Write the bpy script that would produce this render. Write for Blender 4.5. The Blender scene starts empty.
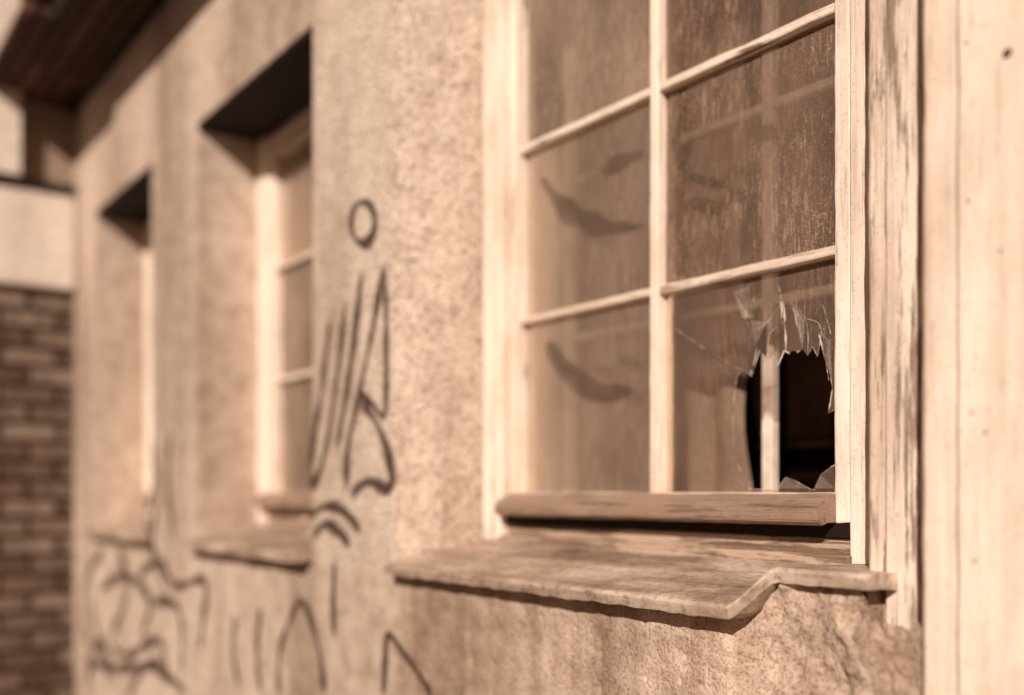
import bpy, bmesh, math, random
from mathutils import Vector, noise, Matrix
random.seed(4)
scene = bpy.context.scene
DW = 1.16      # camera -> plaster face distance (m)
ZC = 1.70      # eye height
F = 995.5; TH = math.atan(741/995.5); CT = math.cos(TH); ST=math.sin(TH)
# s = metres along the facade (towards the left), D = distance from the camera path, h = height above eye level
def P(s, D, h): return Vector((-s, D-DW, ZC+h))
def W(x, y, D=DW):   # image pixel projected onto the wall plane -> facade coordinates (s,h)
    u = x+229.0
    return (D*(F/(CT*CT)/u - math.tan(TH)), (492-y)*D/(u*CT))

# ------------------------------------------------------------------ materials
def newmat(name):
    m = bpy.data.materials.new(name); m.use_nodes = True
    nt = m.node_tree
    for n in list(nt.nodes): nt.nodes.remove(n)
    return m, nt, nt.nodes, nt.links
def nd(nt, t, **kw):
    return nt.nodes.new(t)
def coords(nt, scale=(1,1,1), rot=(0,0,0)):
    tc = nt.nodes.new('ShaderNodeTexCoord'); mp = nt.nodes.new('ShaderNodeMapping')
    mp.inputs['Scale'].default_value = scale; mp.inputs['Rotation'].default_value = rot
    nt.links.new(tc.outputs['Object'], mp.inputs['Vector']); return mp.outputs['Vector']
def noisen(nt, vec, scale, detail=4, rough=.55):
    n = nt.nodes.new('ShaderNodeTexNoise'); n.inputs['Scale'].default_value = scale
    n.inputs['Detail'].default_value = detail; n.inputs['Roughness'].default_value = rough
    nt.links.new(vec, n.inputs['Vector']); return n.outputs['Fac']
def ramp(nt, fac, stops):
    r = nt.nodes.new('ShaderNodeValToRGB'); e = r.color_ramp.elements
    while len(e) > 1: e.remove(e[-1])
    e[0].position = stops[0][0]; e[0].color = (*stops[0][1], 1)
    for p, c in stops[1:]:
        q = e.new(p); q.color = (*c, 1)
    nt.links.new(fac, r.inputs['Fac']); return r.outputs['Color']
def g(v): return (v, v, v)
def mixc(nt, a, b, fac, mode='MIX'):
    m = nt.nodes.new('ShaderNodeMix'); m.data_type = 'RGBA'; m.blend_type = mode
    if isinstance(fac, (int, float)): m.inputs[0].default_value = fac
    else: nt.links.new(fac, m.inputs[0])
    for i, v in ((6, a), (7, b)):
        if isinstance(v, tuple): m.inputs[i].default_value = (*v, 1)
        else: nt.links.new(v, m.inputs[i])
    return m.outputs[2]
def math_(nt, op, a, b=0.0):
    m = nt.nodes.new('ShaderNodeMath'); m.operation = op
    for i, v in ((0, a), (1, b)):
        if isinstance(v, (int, float)): m.inputs[i].default_value = v
        else: nt.links.new(v, m.inputs[i])
    return m.outputs[0]
def finish(nt, col, rough=.85, bumps=(), spec=.25):
    p = nt.nodes.new('ShaderNodeBsdfPrincipled'); o = nt.nodes.new('ShaderNodeOutputMaterial')
    if isinstance(col, tuple): p.inputs['Base Color'].default_value = (*col, 1)
    else: nt.links.new(col, p.inputs['Base Color'])
    p.inputs['Roughness'].default_value = rough
    p.inputs['Specular IOR Level'].default_value = spec
    last = None
    for hgt, st, dist in bumps:
        b = nt.nodes.new('ShaderNodeBump'); b.inputs['Strength'].default_value = st; b.inputs['Distance'].default_value = dist
        nt.links.new(hgt, b.inputs['Height'])
        if last: nt.links.new(last, b.inputs['Normal'])
        last = b.outputs['Normal']
    if last: nt.links.new(last, p.inputs['Normal'])
    nt.links.new(p.outputs[0], o.inputs['Surface'])

def stucco(name, lo, hi, grain=110, bump=.9, dist=.006, stain=.5, fm=.55, drip=False):
    m, nt, _, _ = newmat(name); v = coords(nt)
    vs = coords(nt, (1, 1, .22))
    big = noisen(nt, vs, 2.6, 6, .62); mid = noisen(nt, v, 17, 5, .6); fine = noisen(nt, v, grain, 3, .6)
    c = ramp(nt, big, [(.33, lo), (.6, hi)])
    c = mixc(nt, c, ramp(nt, mid, [(.3, (.58, .51, .45)), (.58, g(1.0))]), stain, 'MULTIPLY')
    c = mixc(nt, c, ramp(nt, fine, [(.34, (.32, .25, .205)), (.52, g(1.0))]), fm, 'MULTIPLY')
    if drip:   # rain streaks running down from the sill
        vd = coords(nt, (1, 1, .10)); dr = noisen(nt, vd, 16, 5, .6)
        c = mixc(nt, c, ramp(nt, dr, [(.38, (.62, .54, .48)), (.55, g(1))]), .6, 'MULTIPLY')
    finish(nt, c, .95, [(mid, .5, .012), (fine, bump, dist)], .1)
    return m
def wood(name, paint, bare, axis='z', peel=.42, bump=.6, dirtf=1.0, crack=.75):
    m, nt, _, _ = newmat(name)
    sc = {'z': (1, 1, .035), 'x': (.035, 1, 1), 'y': (1, .035, 1)}[axis]
    sc2 = {'z': (1, 1, .16), 'x': (.16, 1, 1), 'y': (1, .16, 1)}[axis]
    sc3 = {'z': (1, 1, .3), 'x': (.3, 1, 1), 'y': (1, .3, 1)}[axis]
    v = coords(nt, sc); v2 = coords(nt, sc2); v3 = coords(nt, sc3); v0 = coords(nt)
    grain = noisen(nt, v, 150, 5, .7); patch = noisen(nt, v2, 26, 7, .68); dirt = noisen(nt, v3, 9, 7, .68)
    pk = noisen(nt, v0, 170, 4, .65); broad = noisen(nt, v, 30, 3, .6)
    comb = math_(nt, 'ADD', math_(nt, 'MULTIPLY', patch, .6), math_(nt, 'MULTIPLY', grain, .4))
    mask = ramp(nt, comb, [(peel-.03, g(0)), (peel+.025, g(1))])
    barec = mixc(nt, tuple(c*.5 for c in bare), bare, ramp(nt, grain, [(.35, g(0)), (.6, g(1))]))
    paintc = mixc(nt, paint, tuple(a*b for a, b in zip(paint, (.62, .52, .44))), math_(nt, 'MULTIPLY', ramp(nt, dirt, [(.44, g(0)), (.78, g(1))]), dirtf))
    paintc = mixc(nt, paintc, tuple(a*b for a, b in zip(paint, (.40, .30, .23))), math_(nt, 'MULTIPLY', ramp(nt, grain, [(.33, g(1)), (.43, g(0))]), crack))
    paintc = mixc(nt, paintc, ramp(nt, broad, [(.35, (.84, .78, .72)), (.6, g(1))]), .8, 'MULTIPLY')
    paintc = mixc(nt, paintc, ramp(nt, pk, [(.30, (.5, .42, .36)), (.42, g(1))]), .6, 'MULTIPLY')
    c = mixc(nt, barec, paintc, mask)
    finish(nt, c, .75, [(mask, bump*.6, .0012), (grain, bump, .003), (pk, .4, .0012)], .25)
    return m
PE = (.93, .785, .665)
M_st = stucco('stucco', (.40, .285, .21), (.72, .56, .445), 110, 1, .008, .7)
M_rev = stucco('stucco_rough', (.46, .335, .25), (.84, .67, .54), 95, 1.0, .014, .55, .75)
M_apr = stucco('plaster_apron', (.38, .265, .19), (.70, .53, .415), 170, .9, .004, .8, .6, True)
M_wing = stucco('stucco_wing', (.30, .21, .15), (.46, .34, .255), 90)
M_block = stucco('limestone_block', (.68, .56, .465), (.86, .74, .64), 60, .4, .004, .2)
M_w = wood('painted_wood_v', PE, (.36, .225, .145), 'z', .40, .6, .9, .5)
M_wx = wood('painted_wood_h', (.86, .715, .60), (.32, .20, .12), 'x', .43, .7, 1.0, .5)
M_post = wood('weathered_wood_post', (.90, .745, .62), (.44, .29, .20), 'z', .445, 1.0, 1.0, 1.0)
M_stile = wood('painted_stile', (.93, .79, .675), (.50, .35, .25), 'z', .38, .8, 1.0, .6)
M_board = wood('painted_board', (.91, .755, .625), (.46, .31, .215), 'z', .37, .5, 1.0, .5)
M_bare = wood('bare_wood_h', (.58, .43, .325), (.30, .18, .115), 'x', .48, 1)
M_drip = wood('drip_board_wood', (.38, .265, .195), (.26, .165, .11), 'x', .44, .6, .8, .7)
M_dark = wood('painted_shade_wood', (.014, .006, .0035), (.008, .003, .002), 'x', .4)

def metal_sill():
    m, nt, _, _ = newmat('weathered_sill_sheet'); v = coords(nt); vx = coords(nt, (.14, 1, 1))
    a = noisen(nt, vx, 15, 7, .68); b = noisen(nt, v, 80, 5, .65); d = noisen(nt, v, 9, 6, .6)
    c = ramp(nt, a, [(.30, (.22, .135, .09)), (.48, (.50, .36, .27)), (.62, (.72, .56, .45))])
    c = mixc(nt, c, ramp(nt, b, [(.34, g(.35)), (.5, g(1))]), .7, 'MULTIPLY')
    c = mixc(nt, c, ramp(nt, d, [(.35, (.5, .42, .36)), (.6, g(1))]), .8, 'MULTIPLY')
    finish(nt, c, .6, [(a, .3, .004), (b, .5, .0018)], .4); return m
M_sill = metal_sill()

def simple(name, c1, c2, sc=20, rough=.9, bd=.003, bs=.5):
    m, nt, _, _ = newmat(name); v = coords(nt); a = noisen(nt, v, sc, 6, .6)
    finish(nt, ramp(nt, a, [(.3, c1), (.7, c2)]), rough, [(a, bs, bd)], .2); return m
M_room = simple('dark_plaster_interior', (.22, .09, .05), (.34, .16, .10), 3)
M_backing = simple('dark_backing', (.02, .006, .003), (.085, .028, .015), 5, .8)  # for the panel added behind the near window
M_cav = simple('cavity_wood', (.17, .105, .07), (.27, .18, .125), 12)
M_inner = simple('inner_sash_paint', (.66, .51, .41), (.88, .72, .60), 30, .7, .001)
M_cloth = simple('curtain_cloth', (.30, .20, .145), (.42, .295, .22), 60, .95, .001)
M_roof = simple('roof_tiles', (.10, .05, .03), (.2, .11, .07), 12)
M_ground = simple('asphalt', (.05, .035, .026), (.09, .065, .05), 40)
M_pave = simple('paving', (.16, .115, .085), (.26, .19, .145), 18)
M_hole = simple('nail_rust', (.05, .02, .01), (.12, .06, .035), 200)

def brickm():
    m, nt, _, _ = newmat('brickwork')
    tc = nt.nodes.new('ShaderNodeTexCoord'); sp = nt.nodes.new('ShaderNodeSeparateXYZ'); cb = nt.nodes.new('ShaderNodeCombineXYZ')
    nt.links.new(tc.outputs['Object'], sp.inputs[0])
    nt.links.new(math_(nt, 'ADD', sp.outputs[0], sp.outputs[1]), cb.inputs[0]); nt.links.new(sp.outputs[2], cb.inputs[1])
    b = nt.nodes.new('ShaderNodeTexBrick'); nt.links.new(cb.outputs[0], b.inputs['Vector'])
    b.inputs['Scale'].default_value = 1; b.inputs['Brick Width'].default_value = .25; b.inputs['Row Height'].default_value = .088
    b.inputs['Mortar Size'].default_value = .014; b.inputs['Mortar Smooth'].default_value = .2; b.inputs['Bias'].default_value = -.1
    b.inputs['Color1'].default_value = (.115, .066, .047, 1); b.inputs['Color2'].default_value = (.29, .205, .155, 1)
    b.inputs['Mortar'].default_value = (.05, .026, .017, 1)
    n = noisen(nt, tc.outputs['Object'], 14, 6, .65)
    c = mixc(nt, b.outputs['Color'], ramp(nt, n, [(.3, g(.35)), (.62, g(1.15))]), .9, 'MULTIPLY')
    inv = math_(nt, 'SUBTRACT', 1.0, b.outputs['Fac'])
    finish(nt, c, .9, [(inv, 1, .01), (n, .4, .005)], .15); return m
M_brick = brickm()
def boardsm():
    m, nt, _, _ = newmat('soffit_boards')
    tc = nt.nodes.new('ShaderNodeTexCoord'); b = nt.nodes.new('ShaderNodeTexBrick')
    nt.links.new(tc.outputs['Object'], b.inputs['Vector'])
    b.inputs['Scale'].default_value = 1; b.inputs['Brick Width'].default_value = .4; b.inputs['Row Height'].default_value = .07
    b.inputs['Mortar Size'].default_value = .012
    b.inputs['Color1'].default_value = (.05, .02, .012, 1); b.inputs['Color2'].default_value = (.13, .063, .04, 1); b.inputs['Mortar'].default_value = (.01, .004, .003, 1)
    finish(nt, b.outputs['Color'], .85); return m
M_soff = boardsm()

def glassm(name, dust=.55, dcol=(.26, .16, .105), refl=.8, kk=1.0, grough=.16):
    m, nt, _, _ = newmat(name)
    v = coords(nt); vd = coords(nt, (1, 1, .12), (0, .5, 0)); vh = coords(nt, (1, 1, .35))
    a = noisen(nt, vh, 4.5, 6, .62); st = noisen(nt, vd, 230, 3, .7); sp = noisen(nt, v, 300, 3, .65); pt = noisen(nt, v, 7, 4, .6)
    f = ramp(nt, a, [(.3, g(.7)), (.7, g(1.3))])
    stm = math_(nt, 'MULTIPLY', ramp(nt, st, [(.50, g(0)), (.64, g(1))]), ramp(nt, pt, [(.40, g(.25)), (.6, g(1))]))
    spm = math_(nt, 'MULTIPLY', ramp(nt, sp, [(.54, g(0)), (.66, g(1))]), ramp(nt, pt, [(.38, g(.4)), (.58, g(1))]))
    k = math_(nt, 'MINIMUM', math_(nt, 'ADD', math_(nt, 'MULTIPLY', stm, .7), math_(nt, 'MULTIPLY', spm, .8)), 1.0)
    k = math_(nt, 'MULTIPLY', k, kk)
    f = math_(nt, 'MINIMUM', math_(nt, 'ADD', math_(nt, 'MULTIPLY', f, dust), math_(nt, 'MULTIPLY', k, .25)), .93)
    dc = mixc(nt, tuple(c*.7 for c in dcol), tuple(c*1.25 for c in dcol), ramp(nt, a, [(.3, g(0)), (.7, g(1))]))
    dc = mixc(nt, dc, tuple(min(c*2.6, .8) for c in dcol), math_(nt, 'MULTIPLY', k, .8))
    tr = nd(nt, 'ShaderNodeBsdfTransparent'); tr.inputs[0].default_value = (.94, .9, .86, 1)
    df = nd(nt, 'ShaderNodeBsdfDiffuse'); nt.links.new(dc, df.inputs[0])
    mx = nd(nt, 'ShaderNodeMixShader'); nt.links.new(f, mx.inputs[0]); nt.links.new(tr.outputs[0], mx.inputs[1]); nt.links.new(df.outputs[0], mx.inputs[2])
    gl = nd(nt, 'ShaderNodeBsdfGlossy'); gl.inputs['Roughness'].default_value = grough; gl.inputs[0].default_value = (.95, .85, .75, 1)
    bp = nt.nodes.new('ShaderNodeBump'); bp.inputs['Strength'].default_value = .3; bp.inputs['Distance'].default_value = .012
    nt.links.new(noisen(nt, v, 3.5, 2), bp.inputs['Height']); nt.links.new(bp.outputs[0], gl.inputs['Normal'])
    fr = nd(nt, 'ShaderNodeFresnel'); fr.inputs['IOR'].default_value = 1.45
    m2 = nd(nt, 'ShaderNodeMixShader'); nt.links.new(math_(nt, 'MULTIPLY', fr.outputs[0], refl), m2.inputs[0]); nt.links.new(mx.outputs[0], m2.inputs[1]); nt.links.new(gl.outputs[0], m2.inputs[2])
    o = nd(nt, 'ShaderNodeOutputMaterial'); nt.links.new(m2.outputs[0], o.inputs[0]); return m
M_glass = glassm('dusty_glass', .36, (.28, .18, .128), .7, 1.0)
M_glassB = glassm('dusty_glass_broken', .33, (.28, .18, .128), .7, .6)
M_glassL = glassm('dusty_glass_light', .55, (.36, .245, .18), .5, .6, .25)
M_shard = glassm('glass_shard', .22, (.52, .39, .31), 1.5, .6, .05)
def edgem():
    m, nt, _, _ = newmat('glass_fracture_glint')
    v = coords(nt); a = noisen(nt, v, 55, 3, .6)
    c = ramp(nt, a, [(.38, (.12, .07, .05)), (.60, (.80, .68, .57))])
    finish(nt, c, .25, [], .6)
    return m
M_edge = edgem()
def spray(name, col, amax):
    m, nt, _, _ = newmat(name)
    v = coords(nt); a = noisen(nt, v, 90, 4, .7); b = noisen(nt, v, 9, 4, .6)
    at = nt.nodes.new('ShaderNodeAttribute'); at.attribute_name = 'fade'
    p = nd(nt, 'ShaderNodeBsdfPrincipled'); p.inputs['Base Color'].default_value = (*col, 1); p.inputs['Roughness'].default_value = .85
    t = nd(nt, 'ShaderNodeBsdfTransparent'); mx = nd(nt, 'ShaderNodeMixShader'); o = nd(nt, 'ShaderNodeOutputMaterial')
    f = math_(nt, 'ADD', math_(nt, 'MULTIPLY', at.outputs['Fac'], 1.5), math_(nt, 'SUBTRACT', math_(nt, 'MULTIPLY', a, .9), .53))
    f = math_(nt, 'MULTIPLY', f, ramp(nt, b, [(.33, g(.5)), (.56, g(1))]))
    f = math_(nt, 'MAXIMUM', math_(nt, 'MINIMUM', f, amax), 0)
    f = math_(nt, 'MULTIPLY', f, math_(nt, 'MINIMUM', math_(nt, 'MULTIPLY', at.outputs['Fac'], 5), 1))
    nt.links.new(f, mx.inputs[0]); nt.links.new(t.outputs[0], mx.inputs[1]); nt.links.new(p.outputs[0], mx.inputs[2])
    nt.links.new(mx.outputs[0], o.inputs[0]); return m
M_spray = spray('spray_paint', (.07, .035, .023), .92)
M_spray2 = spray('faded_spray_paint', (.10, .055, .037), .82)
M_reflarc = spray('painted_glass_reflection', (.09, .048, .032), .42)  # dark tone for reflections painted on the panes

# ------------------------------------------------------------------ helpers
def empty(name, parent=None):
    e = bpy.data.objects.new(name, None); scene.collection.objects.link(e); e.parent = parent; return e
def mk(name, bm, mat, parent=None, smooth=False):
    bmesh.ops.recalc_face_normals(bm, faces=bm.faces)
    me = bpy.data.meshes.new(name); bm.to_mesh(me); bm.free()
    if smooth:
        for p in me.polygons: p.use_smooth = True
    me.materials.append(mat)
    ob = bpy.data.objects.new(name, me); scene.collection.objects.link(ob); ob.parent = parent; return ob
def addbox(bm, s0, s1, D0, D1, h0, h1):
    vs = [bm.verts.new(P(s, D, h)) for s in (s0, s1) for D in (D0, D1) for h in (h0, h1)]
    for f in ((0,1,3,2),(4,6,7,5),(0,4,5,1),(2,3,7,6),(0,2,6,4),(1,5,7,3)): bm.faces.new([vs[i] for i in f])
def roughen(bm, step, amp, freq, axis=None):
    if axis is not None:
        n = Vector((0,0,0)); n[axis] = 1
        lo = min(v.co[axis] for v in bm.verts); hi = max(v.co[axis] for v in bm.verts)
        k = int((hi-lo)/step)
        for i in range(1, k):
            co = Vector((0,0,0)); co[axis] = lo+(hi-lo)*i/k
            bmesh.ops.bisect_plane(bm, geom=bm.verts[:]+bm.edges[:]+bm.faces[:], plane_co=co, plane_no=n)
    for v in bm.verts:
        q = v.co*freq
        d = Vector((noise.noise(q), noise.noise(q+Vector((31,7,3))), noise.noise(q+Vector((5,51,9)))))
        d2 = Vector((noise.noise(q*4), noise.noise(q*4+Vector((3,7,3))), noise.noise(q*4+Vector((5,1,9)))))
        v.co += d*amp + d2*amp*.4
def box(name, s0, s1, D0, D1, h0, h1, mat, parent=None, bev=0, rough=0, step=.02):
    bm = bmesh.new(); addbox(bm, min(s0,s1), max(s0,s1), D0, D1, h0, h1)
    if bev: bmesh.ops.bevel(bm, geom=bm.edges[:], offset=bev, segments=2, affect='EDGES', profile=.5)
    if rough:
        dims = (abs(s1-s0), D1-D0, h1-h0); ax = dims.index(max(dims))
        roughen(bm, step, rough, 14, ax)
    return mk(name, bm, mat, parent)
def prism_s(name, prof, s0, s1, mat, parent, bev=0, rough=0):
    bm = bmesh.new()
    a = [bm.verts.new(P(s0, D, h)) for D, h in prof]; b = [bm.verts.new(P(s1, D, h)) for D, h in prof]
    bm.faces.new(a); bm.faces.new(b[::-1])
    n = len(prof)
    for i in range(n): bm.faces.new((a[i], b[i], b[(i+1)%n], a[(i+1)%n]))
    if bev: bmesh.ops.bevel(bm, geom=bm.edges[:], offset=bev, segments=2, affect='EDGES')
    if rough: roughen(bm, .02, rough, 11, 0)
    return mk(name, bm, mat, parent)
def prism_h(name, plan, h0, h1, mat, parent):
    bm = bmesh.new()
    a = [bm.verts.new(P(s, D, h0)) for s, D in plan]; b = [bm.verts.new(P(s, D, h1)) for s, D in plan]
    bm.faces.new(a); bm.faces.new(b[::-1]); n = len(plan)
    for i in range(n): bm.faces.new((a[i], b[i], b[(i+1)%n], a[(i+1)%n]))
    return mk(name, bm, mat, parent)
def ribbon(bm, pts, width, D, closed=False, taper=False, jit=0, soft=False):
    if len(pts) > 2:   # Catmull-Rom
        out = []; n = len(pts)
        rng = range(n) if closed else range(n-1)
        for i in rng:
            p0 = pts[(i-1)%n] if (closed or i > 0) else pts[i]; p1 = pts[i]; p2 = pts[(i+1)%n]
            p3 = pts[(i+2)%n] if (closed or i+2 < n) else p2
            for k in range(8):
                t = k/8
                out.append(tuple(.5*((2*p1[j])+(-p0[j]+p2[j])*t+(2*p0[j]-5*p1[j]+4*p2[j]-p3[j])*t*t+(-p0[j]+3*p1[j]-3*p2[j]+p3[j])*t**3) for j in (0, 1)))
        out.append(pts[0] if closed else pts[-1]); pts = out
    lay = (bm.verts.layers.float.get('fade') or bm.verts.layers.float.new('fade')) if soft else None
    L = []; n = len(pts)
    for i, p in enumerate(pts):
        a = pts[max(i-1, 0)]; b = pts[min(i+1, n-1)]
        dx, dy = b[0]-a[0], b[1]-a[1]; l = math.hypot(dx, dy) or 1
        w = width*.5
        if taper: w *= .35+.65*math.sin(math.pi*min(max(i/(n-1), .02), .98))
        w *= 1+jit*noise.noise(Vector((p[0]*14, p[1]*14, width*100)))*1.6
        nx, ny = -dy/l*w, dx/l*w
        ks = (1, .5, 0, -.5, -1) if soft else (1, -1)
        row = []
        for k in ks:
            v = bm.verts.new(P(p[0]+nx*k, D, p[1]+ny*k))
            if soft:
                e = 1 if closed else min(1, (i+.2)/3, (n-1-i+.2)/4)
                v[lay] = (1-abs(k))*e
            row.append(v)
        L.append(row)
    for i in range(n-1):
        for j in range(len(L[0])-1): bm.faces.new((L[i][j], L[i+1][j], L[i+1][j+1], L[i][j+1]))

# ------------------------------------------------------------------ the house
house = empty('old_house')
HT = 1.25; HT1 = 1.36; EV = 1.82; GB = -ZC
S1, S1i = 2.02, 1.945
W2 = (2.449, 3.345); W3 = (3.849, 4.66); SC = 5.05
prism_h('wall_pier_a', [(W2[0], 1.16), (W2[0], 1.56), (S1i, 1.56), (S1i, 1.385), (S1, 1.16)], -.19, HT, M_rev, house)
prism_h('wall_pier_a_head', [(S1, 1.16), (S1, 1.56), (S1i, 1.56), (S1i, 1.385)], HT, HT1, M_rev, house)
box('wall_pier_b', W2[1], W3[0], 1.16, 1.56, -.19, HT, M_st, house)
box('wall_pier_c', W3[1], SC, 1.16, 1.56, -.19, HT, M_st, house)
box('wall_upper', 2.02, SC, 1.16, 1.56, HT, EV+.1, M_st, house)
box('wall_upper_near', -1.6, 2.02, 1.16, 1.56, HT1, EV+.1, M_st, house)
box('wall_lower', 2.02, SC, 1.16, 1.56, GB, -.19, M_st, house)
box('wall_lower_near', .60, 2.02, 1.19, 1.56, GB, -.19, M_apr, house)
box('wall_right', -1.6, .60, 1.19, 1.56, GB, HT1, M_st, house)
box('jamb_fill', .60, .70, 1.29, 1.56, -.19, HT1, M_cav, house)
box('plaster_under_sill_end', .80, .93, 1.20, 1.38, -.19, -.135, M_apr, house)
# interior
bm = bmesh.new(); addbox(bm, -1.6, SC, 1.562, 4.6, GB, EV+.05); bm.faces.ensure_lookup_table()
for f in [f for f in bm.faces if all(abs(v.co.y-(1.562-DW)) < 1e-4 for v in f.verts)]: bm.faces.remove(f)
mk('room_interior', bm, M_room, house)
box('added_backing', 1.0, 3.4, 2.0, 2.5, GB+.01, 1.1, M_backing, house, .01)  # added panel that catches sun behind the broken pane, browning the dark hole
box('added_backing_shelf', 1.0, 3.4, 1.92, 1.999, .10, .13, M_backing, house, .004)
box('rear_wall', -1.7, SC+.4, 4.65, 4.8, GB, EV+.1, M_st, house)
box('side_wall', -1.8, -1.61, 1.17, 4.8, GB, EV+.1, M_st, house)

# apron plaster (real relief)
bm = bmesh.new(); NS, NH = 330, 150; s0, s1 = .672, 2.018
rows = []
for j in range(NH+1):
    row = []
    for i in range(NS+1):
        s = s0+(s1-s0)*i/NS
        t = min(max((s-.92)/.05, 0), 1); top = -.128*(1-t)+-.172*t
        r = min(max((.80-s)/.03, 0), 1); top -= r*(.045+.012*noise.noise(Vector((s*60, 0, 0))))
        h = -.85+(top+.85)*j/NH
        q = Vector((s, h, 0))
        k = min(max((1.06-s)/.16, 0), 1); k = k*k*(3-2*k)
        rough = noise.fractal(q*13, .9, 2.1, 5)*(.0025+.008*k) + noise.fractal(q*70, .8, 2.1, 4)*(.0010+.0022*k)
        pit = noise.noise(q*45+Vector((9, 3, 1))); pit2 = noise.noise(q*110+Vector((2, 3, 1)))
        d = 1.160+k*.012+rough+(max(pit-.42, 0)*.02)+(max(pit2-.45, 0)*.012)
        e = noise.fractal(Vector((s*5+3, h*5, 2)), 1, 2, 4)
        if k > .2: d += .012*max(0, min(1, (e+.05)*6))*k
        row.append(bm.verts.new(P(s, max(d, 1.148), h)))
    rows.append(row)
for j in range(NH):
    for i in range(NS): bm.faces.new((rows[j][i], rows[j][i+1], rows[j+1][i+1], rows[j+1][i]))
mk('plaster_apron', bm, M_apr, house, True)
box('apron_base', .60, 2.019, 1.162, 1.19, GB, -.845, M_apr, house)

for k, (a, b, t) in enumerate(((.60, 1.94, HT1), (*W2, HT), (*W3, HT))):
    box('lintel_shade_board_%d' % k, a+.003, b-.003, 1.163, 1.555, t-.02, t-.001, M_dark, house)  # near-black boards put the shade of the lintel underside into colour

# eaves + roof
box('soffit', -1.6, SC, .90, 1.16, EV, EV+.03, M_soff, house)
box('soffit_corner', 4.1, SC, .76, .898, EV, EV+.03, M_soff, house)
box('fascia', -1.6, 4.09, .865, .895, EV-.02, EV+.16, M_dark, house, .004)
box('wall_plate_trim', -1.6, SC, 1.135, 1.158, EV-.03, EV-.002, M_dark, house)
bm = bmesh.new()
a = [P(-1.8, .86, EV+.17), P(5.6, .86, EV+.17), P(5.6, 3, EV+1.5), P(-1.8, 3, EV+1.5), P(-1.8, 5, EV+.2), P(5.6, 5, EV+.2)]
a = [bm.verts.new(v) for v in a]; bm.faces.new((a[0], a[1], a[2], a[3])); bm.faces.new((a[3], a[2], a[5], a[4]))
mk('roof', bm, M_roof, house)

# projecting wing at the far end
WF = .35
box('wing_brick', SC, SC+.6, WF, 1.56, GB, .95, M_brick, house)
box('wing_stone_block', SC-.05, SC+.6, WF-.05, 1.155, .953, 1.40, M_block, house, .01)
box('wing_string_course', SC-.07, SC+.6, WF-.07, 1.15, 1.403, 1.44, M_dark, house, .004)
box('wing_plaster', SC, SC+.6, WF, 1.56, 1.443, 3.2, M_wing, house)
box('wing_pilaster', SC-.09, SC-.001, WF+.02, .91, 1.443, 3.2, M_block, house)
box('wing_brick_plinth', SC-.03, SC-.001, WF, 1.155, GB, -.85, M_brick, house)

# ------------------------------------------------------------------ window parts
def window(win, sL, sR, glassD, rows, ncol=2, ph=.397, gms=(M_glass,), stile=.045, broken=False, cr=.0008, cen=None, mstile=None):
    fd = glassD-.02
    H = ph*rows
    cs = [sR] + ([cen] if cen else [sR+(sL-sR)*c/ncol for c in range(1, ncol)]) + [sL]
    for s in cs[1:-1]:
        box('glazing_bar_v', s-.0115, s+.0115, fd-.002, glassD+.014, -.002, H, M_w, win, .004, cr)
    for r in range(1, rows):
        for c in range(ncol):
            a = cs[c]+(.0105 if c else -.002); b = cs[c+1]-(.0105 if c < ncol-1 else -.002)
            box('glazing_bar_h', a, b, fd+.001, glassD+.012, ph*r-.0085, ph*r+.0085, M_wx, win, .0035, cr)
    box('stile_far', sL, sL+stile, fd-.010, glassD+.025, -.05, H+.04, M_w, win, .004, cr)
    box('stile_near', sR-stile, sR, fd-.015, glassD+.025, -.05, H+.04, mstile or M_w, win, .004, cr)
    box('rail_top', sR+.001, sL-.001, fd-.008, glassD+.023, H, H+.04, M_wx, win, .004, cr)
    box('rail_bottom', sR+.001, sL-.001, fd-.008, glassD+.023, -.05, 0.0, M_wx, win, .004, cr)
    for r in range(rows):
        for c in range(ncol):
            if broken and r == 0 and c == 0: continue
            a, b = cs[c], cs[c+1]
            bm = bmesh.new(); t = random.uniform(-.002, .002)
            q = [P(a+.004, glassD+t, ph*r+.002), P(b-.004, glassD-t, ph*r+.002), P(b-.004, glassD-t, ph*(r+1)-.002), P(a+.004, glassD+t, ph*(r+1)-.002)]
            bm.faces.new([bm.verts.new(v) for v in q]); mk('pane', bm, gms[c % len(gms)], win)

# --- near window
w1 = empty('casement_window', house)
GD = 1.41; sR, sL = .978, 1.838
window(w1, sL, sR, GD, 3, 2, .396, (M_glass, M_glassL), .030, True, .0012, 1.400, M_stile)
box('frame_far', 1.872, 1.946, 1.36, 1.45, -.115, HT1-.02, M_w, w1, .005, .001)
box('frame_near', .865, .945, 1.368, 1.45, -.115, HT1-.02, M_stile, w1, .004, .001)
box('frame_top', .948, 1.871, 1.375, 1.45, 1.23, HT1-.021, M_wx, w1, .004, .001)
box('frame_bottom', .948, 1.871, 1.384, 1.45, -.125, -.074, M_bare, w1, .004, .0012)
box('drip_shadow_strip', .948, 1.871, 1.376, 1.45, -.073, -.047, M_dark, w1, .001)  # dark strip painting the shadow band below the drip board
box('frame_bottom_bead', .94, 1.90, 1.360, 1.383, -.13, -.100, M_bare, w1, .004, .0015)
box('cavity_lining', 1.925, 1.944, 1.452, 1.548, -.11, 1.34, M_cav, w1)
prism_s('drip_board', [(1.374, -.001), (1.333, -.018), (1.326, -.024), (1.326, -.046), (1.338, -.054), (1.350, -.046), (1.374, -.050)], .972, 1.85, M_drip, w1, .002, .0015)
box('window_post', .672, .826, 1.24, 1.371, -.19, HT1-.02, M_post, w1, .005, .002)
box('window_post_batten', .672, .792, 1.229, 1.2395, -.19, HT1-.02, M_post, w1, .003, .0008)
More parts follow.
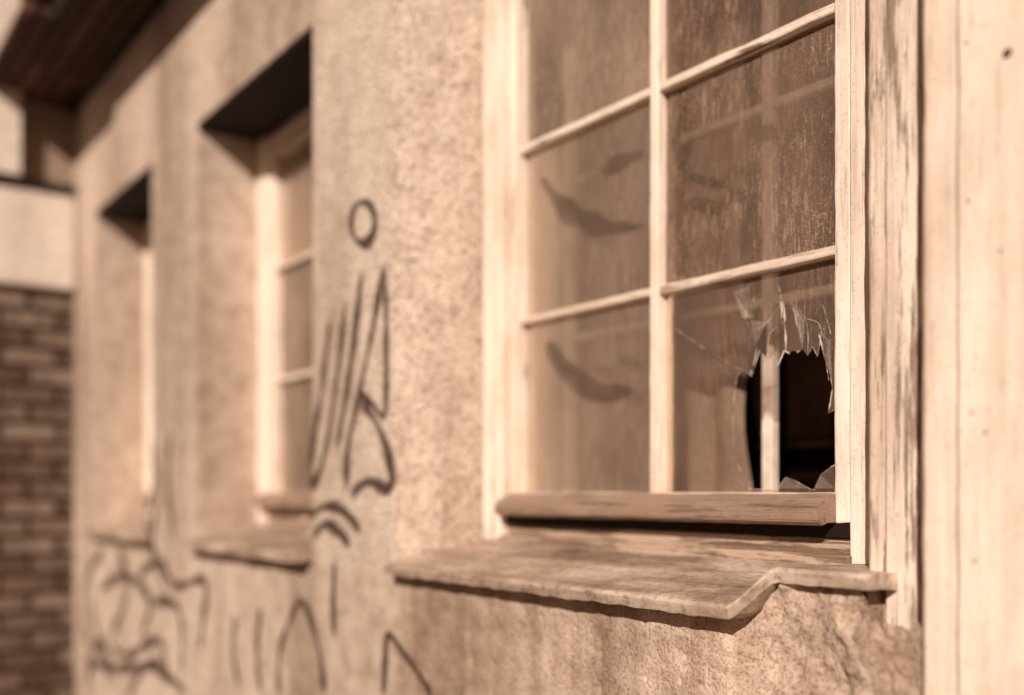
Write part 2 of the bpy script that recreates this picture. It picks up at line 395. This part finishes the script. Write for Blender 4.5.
for s in (1.255, 1.86, .76):
    box('inner_bar_v', s-.013, s+.013, 1.55, 1.572, -.06, 1.30, M_inner, w1, .003)
for h in (.372, .752):
    for a, b in ((.78, 1.241), (1.269, 1.846)):
        box('inner_bar_h', a, b, 1.552, 1.57, h-.009, h+.009, M_inner, w1, .003)
box('inner_rail', .70, 1.94, 1.54, 1.59, -.12, -.061, M_inner, w1, .003)
box('cavity_floor', .70, 1.94, 1.451, 1.539, -.14, -.11, M_cav, w1)
bm = bmesh.new(); rows = []
for j in range(60):
    h = -.10+1.4*j/59; row = []
    for i in range(70):
        s = 1.40+.57*i/69
        sag = math.sin((h + .35*((s-1.65)**2)*6)*17)*.012
        row.append(bm.verts.new(P(s, 1.66+.014*math.sin(s*55+math.sin(h*3)*2)+sag, h)))
    rows.append(row)
for j in range(59):
    for i in range(69): bm.faces.new((rows[j][i], rows[j][i+1], rows[j+1][i+1], rows[j+1][i]))
mk('curtain', bm, M_cloth, w1, True)
# reflections in the panes, painted as soft dark arcs
bm = bmesh.new()
def refl_arc(pts, w):
    ribbon(bm, [W(x, y, 1.404) for x, y in pts], w, 1.404, False, True, .5, True)
refl_arc([(540,176),(556,200),(578,216),(604,226),(644,224)], .06)
refl_arc([(545,340),(558,362),(580,382),(604,392),(632,388)], .06)
refl_arc([(600,170),(620,160),(646,150)], .04)
mk('glass_reflection_arcs', bm, M_reflarc, w1)

# broken pane
G = lambda x, y: W(x, y, GD)
hole = [(762,345),(757,360),(752,376),(744,369),(738,374),(735,392),(733,420),(734,447),(738,463),(741,470),(738,476),(743,484),(750,488.5),(765,489.3),(778,489.3),(786,477),(795,480),(812,489.3),(816,489),(822,474),(831,467),(836,464),(838,440),(837,408),(829,413),(833,388),(829,362),(822,330),(820,345),(818,356),(813,346),(808,355),(803,347),(798,352),(795,336),(790,353),(785,350),(778,366),(775,350),(770,358)]
hole = [G(*p) for p in hole]
outer = [(sR-.002, .0), (sR-.002, .392), (1.410, .392), (1.410, .0)]
bm = bmesh.new()
def loop(pts):
    v = [bm.verts.new(P(a, GD, b)) for a, b in pts]
    return [bm.edges.new((v[i], v[(i+1) % len(v)])) for i in range(len(v))]
hole = [(max(a, sR+.001), max(b, .0035)) for a, b in hole]
E = loop(outer)+loop(hole)
bmesh.ops.triangle_fill(bm, edges=E, use_beauty=True, use_dissolve=False)
mk('broken_pane', bm, M_glassB, w1)
bm = bmesh.new()
hp = hole
for i in range(len(hp)):
    a, b = hp[i], hp[(i+1) % len(hp)]
    if a[1] < .004 and b[1] < .004: continue
    ribbon(bm, [a, b], random.choice((.0004, .0006, .001, .0022)), GD-.0015)
cracks = [[(668,322),(700,345),(735,366),(744,369)], [(735,289),(739,305),(746,318),(752,332),(757,345)], [(752,284),(755,300),(754,320),(762,345)],
  [(779,284),(781,305),(786,322),(789,340),(790,353)], [(785,300),(795,306),(806,318),(809,340),(808,355)], [(822,300),(828,320),(833,340)], [(783,322),(770,335),(770,358)],
  [(806,318),(818,322),(822,330)], [(757,330),(768,322),(781,305)], [(812,290),(806,305),(806,318)], [(822,330),(835,322)], [(801,284),(797,300),(803,347)],
  [(700,345),(715,360),(738,380)], [(739,305),(752,300),(766,290)]]
for c in cracks: ribbon(bm, [G(*p) for p in c], random.choice((.0004, .0006, .001)), GD-.002, False, True, .8)
for a, b in (((780,286),(783,318)), ((784,300),(787,350)), ((796,312),(797,334)), ((758,346),(751,374)), ((820,334),(830,380)), ((740,293),(748,318))):
    ribbon(bm, [G(*a), G((a[0]+b[0])/2+1, (a[1]+b[1])/2), G(*b)], .003, GD-.003, False, True, .6)  # pale slivers painted as highlights on the shards
mk('glass_cracks_glints', bm, M_edge, w1)
bm = bmesh.new()
for tri in ([(757,345),(754,320),(768,322),(770,358)], [(786,322),(795,306),(806,318),(806,350),(790,351)], [(735,292),(752,286),(755,318),(746,318)], [(822,332),(833,340),(834,380),(829,362)], [(786,477),(795,480),(810,488),(780,488)], [(822,474),(836,465),(836,488),(817,488)]):
    vs = []
    for k, p in enumerate(tri):
        a, b = G(*p); vs.append(bm.verts.new(P(a, GD-.004-.005*(k % 2), b)))
    bm.faces.new(vs)
mk('glass_shards', bm, M_shard, w1)

# --- sill of near window: lofted bent sheet
def sill(name, sa, sb, bent, parent, Df=1.115, hb=-.112, hf=-.163):
    bm = bmesh.new(); secs = []; n = int((sb-sa)/.010)
    for i in range(n+1):
        s = sa+(sb-sa)*i/n
        f = (Df, hf)
        if bent:
            t = min(max((.970-s)/.042, 0), 1); t = t*t*(3-2*t)*.4+t*.6
            f = (Df+.05*t, hf+.055*t)
        wob = noise.noise(Vector((s*7, 1, 0)))*.002+noise.noise(Vector((s*35, 4, 0)))*.0012
        th = .022+noise.noise(Vector((s*28, 8, 2)))*.003
        prof = [(f[0], f[1]+wob)]
        for k in range(1, 9):
            t = k/8; prof.append((f[0]+(1.384-f[0])*t, f[1]+(hb-f[1])*t+wob*(1-t)+noise.noise(Vector((s*14, t*5, 6)))*.0015*(1-t)))
        prof += [(1.384, hb-.04), (f[0]+.03, f[1]-th+wob), (f[0]+.002, f[1]-th+wob*1.6), (f[0]-.002, f[1]-.006+wob)]
        secs.append([bm.verts.new(P(s, D, h)) for D, h in prof])
    m = len(secs[0])
    for a, b in zip(secs, secs[1:]):
        for i in range(m): bm.faces.new((a[i], b[i], b[(i+1) % m], a[(i+1) % m]))
    bm.faces.new(secs[0]); bm.faces.new(secs[-1][::-1])
    return mk(name, bm, M_sill, parent)
sill('window_sill', .772, 1.985, True, w1)

# --- far windows
for k, (a, b) in enumerate((W2, W3)):
    wn = empty('casement_window', house)
    sR_, sL_ = a+.10, b-.115
    window(wn, sL_, sR_, 1.41, 3, 2, .385, (M_glassL,), .035)
    box('frame_far', b-.078, b-.002, 1.37, 1.45, -.11, HT-.02, M_w, wn, .004)
    box('frame_near', a+.002, a+.063, 1.37, 1.45, -.11, HT-.02, M_w, wn, .004)
    box('frame_top', a+.066, b-.081, 1.375, 1.45, 1.198, HT-.021, M_wx, wn, .004)
    box('frame_bottom', a+.066, b-.081, 1.375, 1.45, -.12, -.052, M_bare, wn, .004)
    box('cavity_lining', b-.022, b-.003, 1.452, 1.548, -.11, 1.22, M_cav, wn)
    prism_s('drip_board', [(1.372, -.001), (1.326, -.024), (1.326, -.046), (1.372, -.05)], a+.05, b-.06, M_drip, wn)
    box('inner_bar_v', (a+b)/2-.02, (a+b)/2+.02, 1.54, 1.58, -.1, 1.22, M_inner, wn, .004)
    bm = bmesh.new(); rr = []
    for i in range(60):
        s = a+.02+(b-a-.04)*i/59; d = 1.60+.015*math.sin(s*60)
        rr.append((bm.verts.new(P(s, d, -.12)), bm.verts.new(P(s, d, 1.23))))
    for p, q in zip(rr, rr[1:]): bm.faces.new((p[0], q[0], q[1], p[1]))
    mk('curtain', bm, M_cloth, wn, True)
    sill('window_sill', a+.002, b+(-.002), False, wn, 1.10)

# ------------------------------------------------------------------ timber door surround on the right
dr = empty('wooden_door_surround', house)
box('trim', .643, .690, 1.150, 1.228, GB, HT+.2, M_board, dr, .006, .0012)
box('board', .395, .640, 1.140, 1.185, GB, HT+.2, M_board, dr, .005, .0012)
for i in range(5):
    box('door_plank_%d' % i, .39-.13*(i+1)+.003, .39-.13*i-.003, 1.155, 1.185, GB, HT, M_board, dr, .004)
bm = bmesh.new()
def disc(x, y, r, D=1.1385):
    s, h = W(x, y, D)
    c = P(s, D, h)
    bmesh.ops.create_cone(bm, cap_ends=True, segments=16, radius1=r, radius2=r*.8, depth=.003, matrix=Matrix.Translation(c) @ Matrix.Rotation(math.pi/2, 4, 'X'))
disc(1007, 52, .0052)
for x, y in ((966, 42), (968, 200), (972, 412), (985, 432), (1000, 250), (975, 560)): disc(x, y, .0014)
mk('screw_heads', bm, M_hole, dr)

# ------------------------------------------------------------------ graffiti on the plaster
def st(bm, pts, wpx, closed=False):
    q = [W(x, y, DW) for x, y in pts]; u = sum(p[0] for p in pts)/len(pts)+229
    ribbon(bm, q, wpx*DW/(u*CT), DW-.0035, closed, False, .6, True)
bm = bmesh.new()
st(bm, [(364+12*math.cos(t*.628), 222+21*math.sin(t*.628)) for t in range(10)], 13, True)
for p in ([(331,316),(325,370),(316,430),(309,478)], [(347,297),(340,360),(330,430),(318,478),(309,478)], [(363,268),(356,330),(347,395),(337,450)],
          [(385,262),(374,325),(361,390),(349,445),(347,492)], [(386,262),(387,330),(386,412),(374,404),(361,392)], [(362,402),(376,420),(388,450),(393,478),(387,488),(368,481),(350,496)],
          [(309,522),(320,508),(337,506),(352,518),(361,532)], [(314,536),(325,524),(338,530),(352,546)],
          [(384,695),(386,660),(389,634),(404,652),(420,674),(434,697)], [(279,695),(281,650),(291,618),(302,601),(313,622),(321,655),(325,695)], [(336,560),(334,600),(335,640)]):
    st(bm, p, 15)
mk('graffiti', bm, M_spray)
bm = bmesh.new()
for p in ([(106,548),(88,575),(84,620),(92,655)], [(92,600),(100,640),(112,690)], [(118,545),(128,590),(112,640),(128,655),(160,640),(168,690)],
          [(138,575),(160,562),(176,585),(205,580),(204,620),(200,650)], [(153,440),(158,500),(152,545),(166,590)], [(172,430),(168,480),(176,545)],
          [(210,640),(212,695)], [(236,612),(234,650),(240,690)], [(262,600),(258,650),(262,695)], [(150,600),(180,610),(182,680)],[(84,660),(120,668),(165,660)],
          [(100,590),(125,575),(150,600),(140,640)], [(86,690),(100,640),(118,690)], [(128,695),(150,665),(190,695)], [(160,470),(146,520),(160,560)]):
    st(bm, p, 14)
mk('graffiti', bm, M_spray2)

# ------------------------------------------------------------------ ground
bm = bmesh.new(); S = 300
bm.faces.new([bm.verts.new(v) for v in ((-S,-S,0),(S,-S,0),(S,S,0),(-S,S,0))]); mk('ground', bm, M_ground)
bm = bmesh.new()
bmesh.ops.create_cube(bm, size=1, matrix=Matrix.Translation((2, -1.3, .0)) @ Matrix.Diagonal((14, 2.56, .12, 1)))
mk('pavement', bm, M_pave)

# ------------------------------------------------------------------ light
AZ, EL = math.radians(36), math.radians(28)
to_sun = Vector((math.sin(AZ)*math.cos(EL), -math.cos(AZ)*math.cos(EL), math.sin(EL)))
sun = bpy.data.lights.new('sun', 'SUN'); sun.energy = 5.0; sun.angle = math.radians(.5); sun.color = (1, .905, .81)
so = bpy.data.objects.new('sun', sun); scene.collection.objects.link(so); so.rotation_euler = (-to_sun).to_track_quat('-Z', 'Y').to_euler()
wd = bpy.data.worlds.new('World'); scene.world = wd; wd.use_nodes = True; nt = wd.node_tree
for n in list(nt.nodes): nt.nodes.remove(n)
sk = nt.nodes.new('ShaderNodeTexSky'); sk.sky_type = 'NISHITA'; sk.sun_disc = False; sk.sun_elevation = EL; sk.sun_rotation = math.pi-AZ
bw = nt.nodes.new('ShaderNodeRGBToBW'); nt.links.new(sk.outputs[0], bw.inputs[0])
col = mixc(nt, bw.outputs[0], (.84, .52, .36), 1.0, 'MULTIPLY')
bg = nt.nodes.new('ShaderNodeBackground'); bg.inputs['Strength'].default_value = .05
ow = nt.nodes.new('ShaderNodeOutputWorld'); nt.links.new(col, bg.inputs[0]); nt.links.new(bg.outputs[0], ow.inputs[0])

# ------------------------------------------------------------------ camera
cam = bpy.data.cameras.new('camera'); co = bpy.data.objects.new('camera', cam); scene.collection.objects.link(co)
co.location = P(0, 0, 0); co.rotation_euler = Vector((-CT, ST, 0)).to_track_quat('-Z', 'Y').to_euler()
cam.sensor_width = 36; cam.lens = 35; cam.shift_y = 145/1024; cam.clip_start = .05; cam.clip_end = 2000
cam.dof.use_dof = True; cam.dof.focus_distance = 1.56; cam.dof.aperture_fstop = .95
scene.camera = co
scene.view_settings.view_transform = 'Standard'; scene.view_settings.look = 'None'; scene.view_settings.exposure = 0
